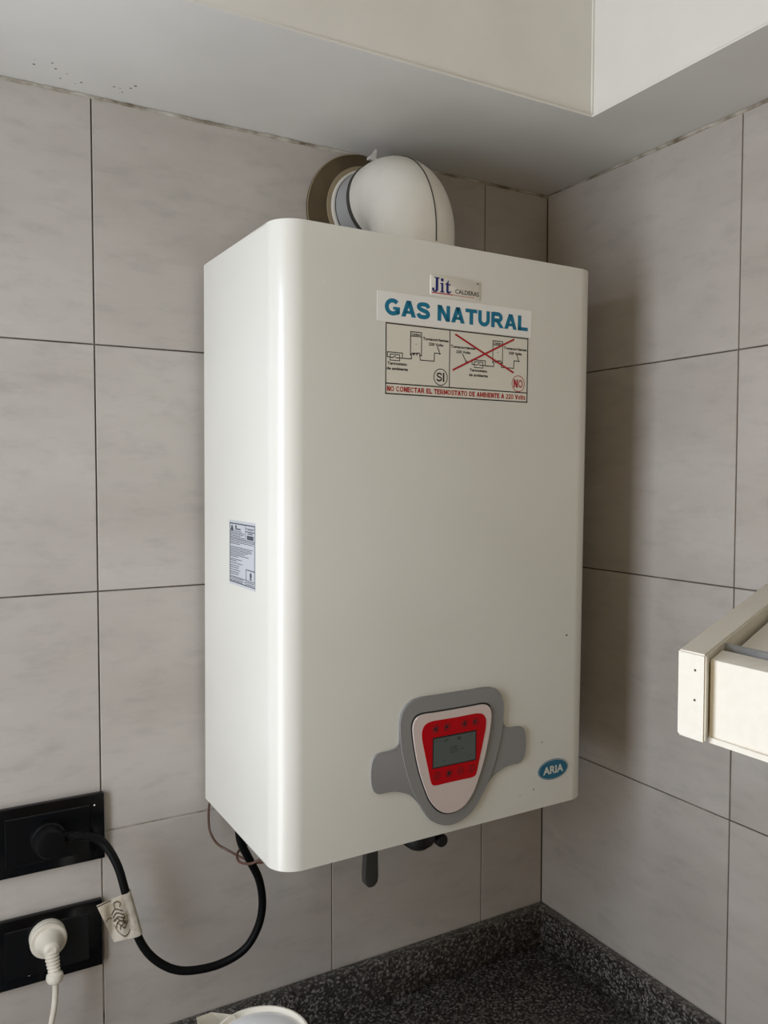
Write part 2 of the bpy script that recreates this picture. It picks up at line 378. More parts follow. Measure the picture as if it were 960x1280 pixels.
# ------------------------------------------------------------------ the boiler
BW, BD, BH, BR = 0.4465, 0.23796, 0.690, 0.030
B3 = Matrix(((0.99989716, 0.01399511, -0.00313078), (-0.01396779, 0.9998656, 0.00858335), (0.00325049, -0.00853873, 0.99995826))).transposed()
BO = Vector((-0.57599, -0.014, 0.40894))                       # back-left-top corner of the case
SH = Vector((-BW/2, 0, BH))                                    # case coordinates -> the empty at the base
boiler = empty('wall_boiler', BO-B3 @ SH, B3.to_euler())
tag(boiler, 'white wall-hung gas boiler with grey control panel and stickers', 'boiler')
def to_case(w): return B3.transposed() @ (Vector(w)-BO)
fr = lambda u, v, h: Vector((u, -BD-h, v))+SH                  # front plane of the case
sd = lambda u, v, h: Vector((-h, u, v))+SH                     # left side of the case
out = [(0, -.001)]
for k in range(17): a = PI+k/16*PI/2; out.append((BR+BR*math.cos(a), -BD+BR+BR*math.sin(a)))
for k in range(17): a = 1.5*PI+k/16*PI/2; out.append((BW-BR+BR*math.cos(a), -BD+BR+BR*math.sin(a)))
out.append((BW, -.001))
bm = bmesh.new(); add_prism(bm, out, lambda u, v, h: Vector((u, v, h))+SH, -BH, 0)
es = [e for e in bm.edges if abs(e.verts[0].co.z-e.verts[1].co.z) < 1e-5]
bmesh.ops.bevel(bm, geom=es, offset=.0014, segments=3, affect='EDGES')
casing = finish('casing', bm, M['enamel'], boiler, 28)
for k, (u, v, r, m) in enumerate([(.3522, -.6632, .0011, 'stain'), (.3648, -.6045, .0010, 'stain'), (.3300, -.667, .0007, 'stain'), (.4035, -.4700, .0016, 'stain'), (.0520, -.0600, .0013, 'sticker_clear')]):
    prism('scuff', smooth_loop([(u-r, v), (u-.2*r, v+.7*r), (u+1.2*r, v+.3*r), (u+.3*r, v-.8*r)], 3), fr, .00002, .00012, M[m], casing)

def arc(cx, cy, rx, ry, a0, a1, n=14): return [(cx+rx*math.cos(math.radians(a0+(a1-a0)*k/n)), cy+ry*math.sin(math.radians(a0+(a1-a0)*k/n))) for k in range(n+1)]
GL = {  # strokes on a unit cap height, (advance, [polylines], [polygons])
 'G': (1.02, [arc(.50, .5, .385, .395, 42, 330)], [[(.53, .52), (.98, .52), (.98, .12), (.76, .02), (.76, .34), (.53, .34)]]),
 'A': (.98, [], [[(0, 0), (.29, 0), (.63, 1), (.34, 1)], [(.98, 0), (.69, 0), (.35, 1), (.64, 1)], [(.22, .20), (.76, .20), (.76, .38), (.22, .38)]]),
 'S': (.90, [smooth_path2([(.80, .70), (.70, .86), (.45, .895), (.20, .84), (.14, .70), (.24, .58), (.46, .51), (.70, .43), (.78, .29), (.68, .15), (.45, .105), (.20, .14), (.10, .30)])], []),
 'N': (.94, [], [[(.03, 0), (.30, 0), (.30, 1), (.03, 1)], [(.65, 0), (.91, 0), (.91, 1), (.65, 1)], [(.03, 1), (.32, 1), (.91, 0), (.62, 0)]]),
 'T': (.86, [], [[(0, .765), (.86, .765), (.86, 1), (0, 1)], [(.295, 0), (.565, 0), (.565, .9), (.295, .9)]]),
 'U': (.92, [[(.155, 1.0), (.155, .40)]+arc(.46, .40, .305, .295, 180, 360)+[(.765, 1.0)]], []),
 'R': (.98, [[(.16, .895), (.56, .895)]+arc(.56, .685, .21, .21, 90, -90, 10)+[(.16, .475)]], [[(.03, 0), (.30, 0), (.30, 1), (.03, 1)], [(.34, .46), (.60, .54), (1.0, 0), (.68, 0)]]),
 'L': (.82, [], [[(.03, 0), (.30, 0), (.30, 1), (.03, 1)], [(.04, 0), (.82, 0), (.82, .235), (.04, .235)]]),
 'I': (.34, [], [[(.05, 0), (.29, 0), (.29, 1), (.05, 1)]]),
 'O': (1.04, [arc(.50, .5, .39, .395, 0, 360, 28)], []),
 'C': (.98, [arc(.50, .5, .385, .395, 42, 318)], []),
 'E': (.84, [], [[(.03, 0), (.30, 0), (.30, 1), (.03, 1)], [(.03, 0), (.82, 0), (.82, .22), (.03, .22)], [(.03, .40), (.76, .40), (.76, .61), (.03, .61)], [(.03, .78), (.80, .78), (.80, 1), (.03, 1)]]),
 'M': (1.14, [], [[(.03, 0), (.28, 0), (.28, 1), (.03, 1)], [(.86, 0), (1.11, 0), (1.11, 1), (.86, 1)], [(.03, 1), (.33, 1), (.67, .12), (.47, .12)], [(1.11, 1), (.81, 1), (.47, .12), (.67, .12)]]),
 'D': (.96, [[(.16, .885), (.46, .885)]+arc(.46, .5, .36, .385, 90, -90, 12)+[(.16, .115)]], [[(.03, 0), (.30, 0), (.30, 1), (.03, 1)]]),
 'B': (.92, [[(.16, .89), (.54, .89)]+arc(.54, .70, .20, .19, 90, -90, 8)+[(.16, .51)], [(.16, .51), (.56, .51)]+arc(.56, .31, .22, .20, 90, -90, 8)+[(.16, .11)]], [[(.03, 0), (.30, 0), (.30, 1), (.03, 1)]]),
 'V': (.94, [], [[(0, 1), (.28, 1), (.60, 0), (.34, 0)], [(.94, 1), (.66, 1), (.34, 0), (.60, 0)]]),
 '2': (.80, [smooth_path2([(.13, .68), (.20, .83), (.40, .89), (.60, .83), (.66, .68), (.55, .50), (.32, .30), (.16, .11)])], [[(.06, 0), (.76, 0), (.76, .21), (.06, .21)]]),
 '0': (.80, [arc(.39, .5, .28, .39, 0, 360, 24)], []),
 'o': (.78, [arc(.38, .37, .26, .27, 0, 360, 20)], []),
 'l': (.34, [], [[(.04, 0), (.29, 0), (.29, 1), (.04, 1)]]),
 't': (.50, [], [[(.12, .05), (.36, .0), (.36, .95), (.12, .88)], [(0, .55), (.48, .55), (.48, .73), (0, .73)], [(.20, 0), (.46, 0), (.46, .17), (.20, .17)]]),
 's': (.70, [smooth_path2([(.60, .55), (.48, .655), (.30, .66), (.15, .58), (.20, .45), (.42, .36), (.57, .25), (.48, .11), (.30, .085), (.10, .17)])], []),
 ' ': (.40, [], [])}
def heavy(bm, text, u0, u1, v0, v1, fn, h, w=.262):
    tot = sum(GL[c][0]+.045 for c in text)-.045; kx = (u1-u0)/tot; ky = v1-v0; x = 0
    f2 = lambda a, b, hh: fn(u0+(x+a)*kx, v0+b*ky, hh)
    for c in text:
        adv, st, pg = GL[c]
        for p in pg: add_poly(bm, p, f2, h)
        for P in st:
            V = [Vector(q) for q in P]; m = len(V); L_, R_ = [], []
            closed = (V[0]-V[-1]).length < 1e-4
            for i in range(m):
                a = V[i-1] if i else (V[-2] if closed else V[0]); b = V[i+1] if i < m-1 else (V[1] if closed else V[-1])
                d = (b-a).normalized(); n = Vector((-d.y, d.x))*w/2; L_.append(V[i]+n); R_.append(V[i]-n)
            for i in range(m-1): add_poly(bm, [L_[i], L_[i+1], R_[i+1], R_[i]], f2, h)
        x += adv+.045
# -- stickers and badges
def rect(u0, v0, u1, v1, r=0, n=4):
    if not r: return [(u0, v0), (u1, v0), (u1, v1), (u0, v1)]
    o = []
    for cx, cy, a0 in ((u0+r, v0+r, PI), (u1-r, v0+r, 1.5*PI), (u1-r, v1-r, 0), (u0+r, v1-r, .5*PI)):
        o += [(cx+r*math.cos(a0+k/n*PI/2), cy+r*math.sin(a0+k/n*PI/2)) for k in range(n+1)]
    return o
# maker's plate
plate = prism('maker_plate', rect(.1862, -.0590, .2557, -.0365, .0018), fr, 0, .0011, M['badge'], boiler, .0004, 2); hp = .00125
bm = bmesh.new(); u0, v0, k = .1880, -.0550, .0163
def G(pts): add_poly(bm, [(u0+x*k, v0+y*k) for x, y in pts], fr, hp)
G([(.17, 1), (.17, .94), (.30, .91), (.30, .20), (.52, .20), (.52, .91), (.62, .94), (.62, 1)])
G([(.30, .20), (.29, .12), (.25, .06), (.24, -.03), (.36, -.02), (.46, .05), (.51, .13), (.52, .20)])
G([(.25, .06), (.20, .05), (.20, .16), (.17, .25), (.09, .27), (.02, .23), (.0, .13), (.04, .04), (.13, -.02), (.24, -.03)])
G([(.68, .06), (.68, 0), (1.04, 0), (1.04, .06), (.95, .09), (.95, .68), (.68, .64), (.68, .58), (.77, .55), (.77, .09)])
add_poly(bm, [(u0+x*k, v0+y*k) for x, y in circle(.85, .87, .125, .125, 16)], fr, hp)
G([(1.21, .56), (1.12, .56), (1.12, .63), (1.24, .70), (1.36, .90), (1.40, .90), (1.40, .65), (1.58, .65), (1.58, .56), (1.40, .56), (1.40, .17), (1.45, .11), (1.52, .12), (1.60, .20), (1.64, .15), (1.55, .03), (1.42, -.03), (1.29, -.02), (1.22, .05), (1.21, .16)])
finish('lettering', bm, M['navy'], plate)
bm = bmesh.new(); add_text(bm, 'CALDERAS', .2203, .2543, -.0541, -.0490, fr, hp, .012)
add_poly(bm, circle(.2527, -.0393, .0010, .0010, 12), fr, hp); finish('lettering', bm, M['black_ink'], plate)
bm = bmesh.new(); add_line(bm, [(.1882, -.0563), (.2165, -.0563)], .0011, fr, hp); finish('underline', bm, M['red_ink'], plate)
bm = bmesh.new(); add_line(bm, [(.2170, -.0563), (.2470, -.0563)], .0009, fr, hp); finish('underline', bm, M['pink_line'], plate)
# GAS NATURAL strip
strip = prism('gas_sticker', rect(.1168, -.0945, .3358, -.0618, .0006), fr, 0, .0003, M['sticker_white'], boiler)
bm = bmesh.new(); heavy(bm, 'GAS NATURAL', .1266, .3300, -.0872, -.0692, fr, .0004); finish('lettering', bm, M['teal'], strip)
# wiring diagram
dia = prism('wiring_sticker', rect(.1276, -.1743, .3312, -.0955), fr, 0, .0002, M['sticker_clear'], boiler); hd = .0003
bm = bmesh.new(); U0, U1, V0, V1, VB, UM = .1283, .3305, -.1736, -.0963, -.1623, .2141
add_line(bm, [(U0, V0), (U1, V0), (U1, V1), (U0, V1)], .0014, fr, hd, True)
add_line(bm, [(U0, VB), (U1, VB)], .0013, fr, hd); add_line(bm, [(UM, VB), (UM, V1)], .0011, fr, hd)
finish('border', bm, M['black_ink'], dia)
bm = bmesh.new(); lw = .0008
def boiler_icon(x0, x1):
    add_line(bm, [(x0, -.1290), (x0, -.1030), (x1, -.1030), (x1, -.1290)], .0010, fr, hd)
    add_line(bm, [(x0, -.1078), (x1, -.1078)], .0009, fr, hd); add_text(bm, 'Caldera', x0+.0012, x1-.0012, -.1070, -.1042, fr, hd, .03)
    m = (x0+x1)/2
    add_poly(bm, circle(m, -.1165, .0006, .0006, 10), fr, hd)
    add_line(bm, [(x0, -.1290), (x0+.002, -.1270), (x1-.003, -.1262), (x1-.0015, -.1285), (x1, -.1290)], .0011, fr, hd)
    add_poly(bm, rect(m-.004, -.1290, m-.0015, -.1264), fr, hd); add_poly(bm, rect(m+.0005, -.1290, m+.002, -.1268), fr, hd)
def thermostat(x0):
    a, b = x0+.0035, x0+.016
    add_line(bm, [(a, -.1366), (b, -.1366), (b, -.1300), (a, -.1300)], .0009, fr, hd, True)
    add_line(bm, [(a+.001, -.1335), (a+.004, -.1335), (a+.007, -.1314)], .0010, fr, hd); add_line(bm, [(a+.0075, -.1335), (b, -.1335)], .0010, fr, hd)
    add_line(bm, [(a, -.1332), (x0, -.1332), (x0, -.1278), (b+.0035, -.1278), (b+.0035, -.1335), (b, -.1335)], .0010, fr, hd)
boiler_icon(.1604, .1751); boiler_icon(.2768, .2915); thermostat(.1303); thermostat(.2462)
add_line(bm, [(.1498, -.1335), (.1618, -.1332), (.1618, -.1290)], .0011, fr, hd); add_line(bm, [(.2660, -.1337), (.2780, -.1337), (.2785, -.1295)], .0011, fr, hd)
for o_ in (0, .1164):
    add_line(bm, [(.1728+o_, -.1290), (.1738+o_, -.1338), (.1925+o_, -.1336), (.1929+o_, -.1245), (.2000+o_, -.1245)], .0010, fr, hd)
    add_poly(bm, circle(.2004+o_, -.1245, .0011, .0011, 10), fr, hd)
    add_line(bm, [(.1969+o_, -.1168), (.1995+o_, -.1228)], .0011, fr, hd)
add_line(bm, [(.2324, -.1225), (.2368, -.1296)], .0011, fr, hd); add_ring(bm, .2376, -.1308, .0014, .0014, .0009, fr, hd, 14); add_line(bm, [(.2390, -.1308), (.2440, -.1300)], .0010, fr, hd)
for o_, (a, b, c) in zip((0, .0388, .1164), ((.1768, .2124, 0), (.2153, .2512, 1), (.2932, .3288, 2))):
    dv = -.0055 if c == 1 else -.0005*c
    add_text(bm, 'Tomacorrientes', a, b, -.1108+dv, -.1075+dv, fr, hd, .034); add_text(bm, '220 Volts', a+.008, b-.0075, -.1163+dv, -.1130+dv, fr, hd, .034)
for o_ in (0, .1125):
    add_text(bm, 'Termostato', .1304+o_, .1562+o_, -.1416, -.1383, fr, hd, .034); add_text(bm, 'de ambiente', .1294+o_, .1572+o_, -.1473, -.1439, fr, hd, .034)
add_ring(bm, .2017, -.1512, .0098, .0098, .0010, fr, hd); heavy(bm, 'SI', .1958, .2074, -.1564, -.1459, fr, hd, .17)
finish('diagram', bm, M['black_ink'], dia)
bm = bmesh.new(); he = .00036
add_line(bm, [(.2226, -.1009), (.3078, -.1386)], .0023, fr, he); add_line(bm, [(.2194, -.1415), (.3082, -.0991)], .0023, fr, he+.00003)
add_ring(bm, .3163, -.1518, .0100, .0100, .0008, fr, he); heavy(bm, 'NO', .3090, .3236, -.1567, -.1467, fr, he, .15)
heavy(bm, 'NO CONECTAR EL TERMOSTATO DE AMBIENTE A 220 Volts', .1298, .3280, -.1709, -.1651, fr, he, .19)
finish('warning', bm, M['red_ink'], dia)
# oval badge
ov = prism('oval_badge', circle(.3845, -.6428, .0254, .0133, 48), fr, 0, .0006, M['teal_dark'], boiler, .0002, 1)
bm = bmesh.new(); add_ring(bm, .3845, -.6428, .0246, .0126, .0005, fr, .0007, 48)
add_text(bm, 'ARIA', .3674, .4016, -.6481, -.6378, fr, .0007, .028); finish('lettering', bm, M['aria_letter'], ov)
# rating label on the side: u runs towards the front (-y)
lab = prism('rating_label', [(-.0935, -.3942), (-.1765, -.3942), (-.1765, -.3183), (-.0935, -.3183)], sd, 0, .0002, M['label'], boiler)
bm = bmesh.new(); LW, LH = .083, .0759
LT = lambda s, t_, h: sd(-.0935-s*LW, -.3183-t_*LH, h)
hl = .0003
def L(pts, w): add_line(bm, pts, w, LT, hl)
L([(.02, .05), (.98, .05)], .018); L([(.03, .05), (.03, .95)], .022); L([(.97, .05), (.97, .96)], .018); L([(.02, .955), (.98, .955)], .016)
L([(.64, .05), (.64, .275)], .016); L([(.64, .10), (.98, .10)], .010); L([(.64, .145), (.98, .145)], .014); L([(.03, .285), (.98, .285)], .012)
L([(.66, .715), (.98, .715)], .014); L([(.66, .715), (.66, .955)], .018); L([(.03, .87), (.98, .875)], .010); L([(.03, .915), (.66, .915)], .008)
add_poly(bm, smooth_loop([(.06, .14), (.11, .07), (.17, .14), (.14, .165), (.08, .165)], 3), LT, hl)
add_poly(bm, rect(.24, .075, .30, .115), LT, hl); add_poly(bm, rect(.24, .120, .45, .140), LT, hl); add_poly(bm, rect(.69, .20, .93, .265), LT, hl)
add_poly(bm, smooth_loop([(.80, .76), (.85, .745), (.87, .79), (.84, .83), (.80, .82)], 3), LT, hl); add_poly(bm, [(.77, .835), (.89, .835), (.83, .86)], LT, hl)
rl = random.Random(5)
for t_, e in [(.165, .50), (.19, .60), (.215, .55), (.24, .45), (.262, .6), (.31, .95), (.335, .92), (.36, .42), (.41, .90), (.435, .85), (.46, .88), (.485, .72), (.51, .60), (.535, .76), (.56, .34), (.60, .50), (.625, .30), (.66, .52), (.70, .40), (.73, .36), (.765, .42), (.80, .40), (.83, .36), (.89, .55), (.935, .52)]:
    s = .05
    while s < e:
        w = rl.uniform(.05, .16); add_line(bm, [(s, t_), (min(s+w, e), t_)], .011, LT, hl); s += w+.022
for t_ in (.115, .165, .18): L([(.72, t_), (.90, t_)], .010)
for t_ in (.90, .93): L([(.70, t_), (.93, t_)], .012)
finish('lettering', bm, M['label_ink'], lab)

# -- control panel
CX = .2240
def mir(h): return [(CX+a, b) for a, b in h]+[(CX-a, b) for a, b in h[-2:0:-1]]
wing = [(0, -.5206), (.025, -.5206), (.0466, -.5206), (.061, -.5236), (.0705, -.5318), (.0748, -.543), (.0753, -.557), (.0755, -.568), (.079, -.5738), (.0875, -.5764), (.099, -.5770), (.1068, -.5790), (.1106, -.587), (.1120, -.599), (.1110, -.612), (.1072, -.6205), (.101, -.6236), (.091, -.6238), (.079, -.6252), (.0618, -.6320), (.0495, -.6437), (.0402, -.6575), (.0302, -.6692), (.0150, -.6775), (0, -.6802)]
surround = prism('control_surround', smooth_loop(mir(wing), 5), fr, 0, .0030, M['grey_panel'], boiler, .0012, 3)
shield = [(0, -.5212), (.025, -.5212), (.0463, -.5212), (.0606, -.5242), (.0698, -.5322), (.0742, -.5435), (.0745, -.557), (.0725, -.577), (.0665, -.602), (.0580, -.626), (.0480, -.6445), (.0392, -.6572), (.0296, -.6685), (.0148, -.6768), (0, -.6795)]
prism('shield_rim', smooth_loop(mir(shield), 5), fr, .001, .0042, M['grey_panel'], surround, .0016, 3)
fp = lambda u, v, h: fr(u-.0024, v, h)
white = [(0, -.5403), (.025, -.5402), (.0425, -.5400), (.0520, -.5432), (.0562, -.552), (.0555, -.565), (.0522, -.584), (.0470, -.605), (.0403, -.624), (.0318, -.643), (.0212, -.6560), (.0105, -.6622), (0, -.6638)]
wl = smooth_loop(mir(white), 5)
cxy = (CX, -.60); grow = [(cxy[0]+(u-cxy[0])*1.035, cxy[1]+(v-cxy[1])*1.030) for u, v in wl]
prism('gap_shade', grow, fp, .002, .0044, M['dark'], surround)  # black plate stands in for the shade in the gap round the face plate
prism('face_plate', wl, fp, .003, .0064, M['face'], surround, .0014, 3)
CX = .2258
redh = [(0, -.5497), (.020, -.5495), (.0325, -.5495), (.0415, -.5520), (.0458, -.5585), (.0460, -.5680), (.0425, -.584), (.0370, -.606), (.0330, -.6215), (.0300, -.6255), (.0240, -.6266), (.012, -.6264), (0, -.6264)]
prism('keypad', smooth_loop(mir(redh), 4), fp, .0062, .0067, M['red'], surround)
prism('display_bezel', rect(.1943, -.6060, .2572, -.5693, .0010), fp, .0064, .0070, M['dark'], surround)
prism('display', rect(.1957, -.6046, .2558, -.5709), fp, .0066, .0072, M['lcd'], surround)
bm = bmesh.new(); hs = .0073
def seg(x, y, w, h_, on, t_=.0007):
    P = {'a': ((x, y+h_), (x+w, y+h_)), 'b': ((x+w, y+h_/2), (x+w, y+h_)), 'c': ((x+w, y), (x+w, y+h_/2)), 'd': ((x, y), (x+w, y)), 'e': ((x, y), (x, y+h_/2)), 'f': ((x, y+h_/2), (x, y+h_)), 'g': ((x, y+h_/2), (x+w, y+h_/2))}
    for c_ in on: add_line(bm, P[c_], t_, fp, hs)
seg(.2195, -.5908, .0040, .0068, 'abcdef'); seg(.2255, -.5908, .0040, .0068, 'afgcd')
add_poly(bm, [(.2340, -.5890), (.2375, -.5862), (.2375, -.5890)], fp, hs); add_poly(bm, rect(.2110, -.5765, .2140, -.5735), fp, hs); add_poly(bm, rect(.2135, -.5745, .2165, -.5730), fp, hs)
add_poly(bm, rect(.2290, -.5768, .2345, -.5732), fp, hs)
finish('digits', bm, M['lcd_ink'], surround)
bm = bmesh.new()
for u, v in ((.1995, -.5750), (.2035, -.5758), (.2470, -.5745), (.2500, -.5738), (.1985, -.6005), (.2095, -.6000), (.2440, -.6002), (.2490, -.5998)): add_poly(bm, rect(u, v, u+.0022, v+.0022, .0006, 2), fp, hs)
o = finish('display_symbols', bm, M['lcd_ink2'], surround); o['kind'] = 'stuff'
for i, (u, v) in enumerate([(.1977, -.5591), (.2140, -.5591), (.2390, -.5591), (.2553, -.5591), (.2006, -.6152), (.2175, -.6152), (.2338, -.6152), (.2502, -.6152)]):
    bt = prism('button', circle(u, v, .0046, .0046, 24), fp, .0064, .0070, M['red'], surround, .0002, 1)
    bm = bmesh.new(); hb = .0071
    add_ring(bm, u, v, .0047, .0047, .0009, fp, hb, 24)
    if i == 4:
        for k in range(8): a = k*PI/4; add_line(bm, [(u+.0016*math.cos(a), v+.0016*math.sin(a)), (u+.0028*math.cos(a), v+.0028*math.sin(a))], .0005, fp, hb)
        add_ring(bm, u, v, .0014, .0014, .0005, fp, hb, 14)
    if i == 6:
        for k in range(6): a = k*PI/3; add_line(bm, [(u, v), (u+.0028*math.cos(a), v+.0028*math.sin(a))], .0006, fp, hb)
    if i == 7: add_line(bm, [(u, v-.0026), (u, v+.0026)], .0012, fp, hb)
    if i < 4 or i == 5:
        b2 = bmesh.new(); s = -1 if i in (0, 2) else 1
        if i < 4: add_poly(b2, [(u+s*.0032, v), (u-s*.0022, v+.0033), (u-s*.0022, v-.0033)], fp, hb)
        else: add_poly(b2, circle(u, v, .0026, .0026, 16), fp, hb)
        for f in b2.faces: f.material_index = 0
        me = bpy.data.meshes.new('tmp'); b2.to_mesh(me); b2.free(); n0 = len(bm.faces); bm.from_mesh(me); bpy.data.meshes.remove(me)
        bm.faces.ensure_lookup_table()
        for f in bm.faces[n0:]: f.material_index = 1
    o = finish('button_mark', bm, M['ring_ink'], surround); o.data.materials.append(M['black_ink'])

# -- valves under the case
tc_ = lambda w: to_case(w)+SH
ax = tc_((-.4155, -.15, -.30))
valve = lathe('gas_cock', tc_((-.4155, -.15, -.272)), (0, 0, -1), [(0, .010), (.016, .010), (.017, .014), (.030, .014), (.032, .010), (.038, .009)], M['brass'], boiler, 20)
lv = [(-.0078, .004), (-.0078, -.012), (-.0098, -.045), (-.0088, -.054), (-.0045, -.0590), (0, -.0600), (.0045, -.0590), (.0088, -.0545), (.0100, -.046), (.0078, -.012), (.0078, .004)]
lc = tc_((-.4155, -.156, -.311))
prism('lever', lv, lambda u, v, h: lc+Vector((u, -h, v)), 0, .010, M['valve'], valve, .0028, 3)
knob = lathe('valve_knob', tc_((-.3385, -.15, -.272)), (0, 0, -1), [(0, .008), (.040, .008), (.042, .019), (.056, .0225), (.064, .0205), (.070, .0130), (.0725, .005)], M['dark'], boiler, 28)
cp = tc_((-.3060, -.15, -.3385))
bm = bmesh.new(); add_lathe(bm, cp+Vector((0, .012, 0)), (0, -1, 0), [(0, .0075), (.002, .0085), (.020, .0085), (.022, .007)], 20)
add_lathe(bm, cp+Vector((0, 0, .066)), (0, 0, -1), [(0, .006), (.066, .006)], 16)
finish('tap_cap', bm, M['dark'], boiler, 35)

# ------------------------------------------------------------------ flue
PX, PY, PZ, PR, RB = -.3350, -.1300, .5150, .0525, .0750
Z0 = PZ-RB
flue = tag(empty('flue_elbow', (PX, PY, .410)), 'cream metal flue elbow curving from boiler top into wall', 'flue')
fl = lambda x, y, z: Vector((x-PX, y-PY, z-.410))
path = [fl(PX, PY, .4115), fl(PX, PY, .425), fl(PX, PY, Z0)]; rad = [PR, PR, PR]
for k in range(1, 25):
    a = k/24*PI/2; path.append(fl(PX, PY+RB-RB*math.cos(a), Z0+RB*math.sin(a))); rad.append(PR+.002*math.sin(2*a))
path.append(fl(PX, PY+RB+.006, PZ)); rad.append(PR)
elbow = tube('elbow', path, rad, M['flue'], flue, 56, 50)
sp_ = [fl(PX, PY-PR-.0001, .431)]+[fl(PX, PY+RB-(RB+PR+.002*math.sin(2*a)+.0002)*math.cos(a), Z0+(RB+PR+.002*math.sin(2*a)+.0002)*math.sin(a)) for a in [k/20*PI*.5 for k in range(0, 20)]]
tube('seam', sp_, .0009, M['gasket'], elbow, 6)
lathe('socket_ring', fl(PX, PY, .4095), (0, 0, 1), [(0, .0565), (.018, .0560), (.0205, .0545), (.0205, PR-.002)], M['flue'], flue, 56)
lathe('gasket', fl(PX, PY+RB+.004, PZ), (0, 1, 0), [(0, PR-.002), (.0, PR+.0012), (.007, PR+.0012), (.007, PR-.002)], M['gasket'], flue, 56)
lathe('pipe', fl(PX, PY+RB+.010, PZ), (0, 1, 0), [(0, PR-.0015), (0, PR), (.0440, PR), (.0440, PR-.0015)], M['flue_metal'], flue, 56)
lathe('seal_ring', fl(PX, -.0105, PZ), (0, 1, 0), [(0, PR-.001), (0, PR+.0008), (.0014, PR+.0008), (.0014, PR-.001)], M['gasket'], flue, 56)
lathe('inner_collar', fl(PX, -.0090, PZ), (0, 1, 0), [(0, PR-.001), (0, PR+.0035), (.0010, PR+.0042), (.0050, PR+.0042), (.0050, PR-.001)], M['flue'], flue, 56)
lathe('outer_collar', fl(PX, -.0042, PZ), (0, 1, 0), [(0, PR+.002), (0, PR+.0095), (.0010, PR+.0105), (.0030, PR+.0105), (.0030, PR+.002)], M['collar_rim'], flue, 56)
wc = lathe('wall_collar', fl(-.3415, -.0030, .507), (0, 1, 0), [(0, .050), (0, .0850), (.0006, .0860), (.0027, .0862), (.0027, .050)], M['collar'], flue, 72)
bm = bmesh.new(); pts = [fl(-.3415+.0852*math.cos(a), -.0030, .507+.0855*math.sin(a)) for a in [PI*.55+k/30*PI*.75 for k in range(31)]]; add_tube(bm, pts, .0008, 6); finish('collar_edge', bm, M['collar_rim'], wc, 60)
# clamp tab
bm = bmesh.new(); cb_ = fl(-.3525, -.052, PZ+PR-.0015)
add_prism(bm, [(-.0085, 0), (.004, 0), (.006, .0165), (.0035, .017), (-.0020, .0095), (-.0085, .004)], lambda u, v, h: cb_+Vector((u, -h, v)), 0, .0016)
add_box(bm, cb_+Vector((-.009, -.0075, 0)), cb_+Vector((.006, 0, .0025)))
finish('clamp_tab', bm, M['clip'], flue)

# ------------------------------------------------------------------ sockets
def socket(zc, label, x0, x1, h_):
    s = tag(empty('wall_socket', ((x0+x1)/2, -.0005, zc)), label, 'socket', None); w = x1-x0
    bm = bmesh.new(); add_box(bm, (-w/2, -.0085, -h_/2), (w/2, 0, h_/2), .0015, 2); finish('cover_plate', bm, M['socket'], s, 30)
    bm = bmesh.new(); add_box(bm, (-.048, -.0100, -.0290), (.046, -.0070, .0290), .0008, 1); finish('module_frame', bm, M['socket_ins'], s, 30)
    return s
s1 = socket(-.2882, 'black wall socket plate holding the black plug, upper of the two', -.8330, -.7052, .0820)
s2 = socket(-.4215, 'black wall socket plate holding the white plug, lower of the two', -.8335, -.7095, .0825)
for s, pts in ((s1, [(.0520, .0275)]), (s2, [(-.0225, -.0290)])):
    for x, z in pts: lathe('screw_dot', (x, -.0084, z), (0, -1, 0), [(0, .0011), (.0004, .0009)], M['white_dot'], s, 10)

# ------------------------------------------------------------------ black power cord with its plug and paper flag
cord = tag(empty('power_cord', (-.7714, -.011, -.2858)), 'black power cord with round black plug looping up to boiler', 'power cord')
cl = lambda p: Vector(p)-Vector((-.7714, -.011, -.2858))
plug = lathe('plug', cl((-.7714, -.0105, -.2862)), (0, -1, 0), [(0, .0195), (.012, .0195), (.014, .0178), (.026, .0172), (.0295, .0155), (.0305, .0120)], M['plug_black'], cord, 40)
rp = []; rr = []
A_, B_ = Vector(cl((-.7560, -.028, -.2845))), Vector(cl((-.7290, -.036, -.2862)))
for k in range(33):
    q = k/32; rp.append(A_.lerp(B_, q)); rr.append((.0072-.0020*q)*(1.0 if (k//2) % 2 else .86))
tube('strain_relief', rp, rr, M['plug_black'], plug, 14, 30)
cab = [(-0.7339, -0.035, -0.2842), (-0.714, -0.04, -0.2950), (-0.6998, -0.05, -0.3211), (-0.6919, -0.055, -0.3521), (-0.684, -0.055, -0.3894), (-0.6739, -0.055, -0.4218), (-0.6596, -0.058, -0.4443), (-0.6384, -0.062, -0.4616), (-0.6148, -0.066, -0.4687), (-0.5804, -0.07, -0.4688), (-0.5506, -0.075, -0.4564), (-0.5342, -0.08, -0.4306), (-0.5295, -0.085, -0.3985), (-0.5355, -0.09, -0.3639), (-0.5498, -0.095, -0.3329), (-0.5630, -0.10, -0.3046), (-0.5675, -0.105, -0.2790)]
tube('cable', [cl(q) for q in smooth_path(cab, 8)], .0050, M['cable'], cord, 14)
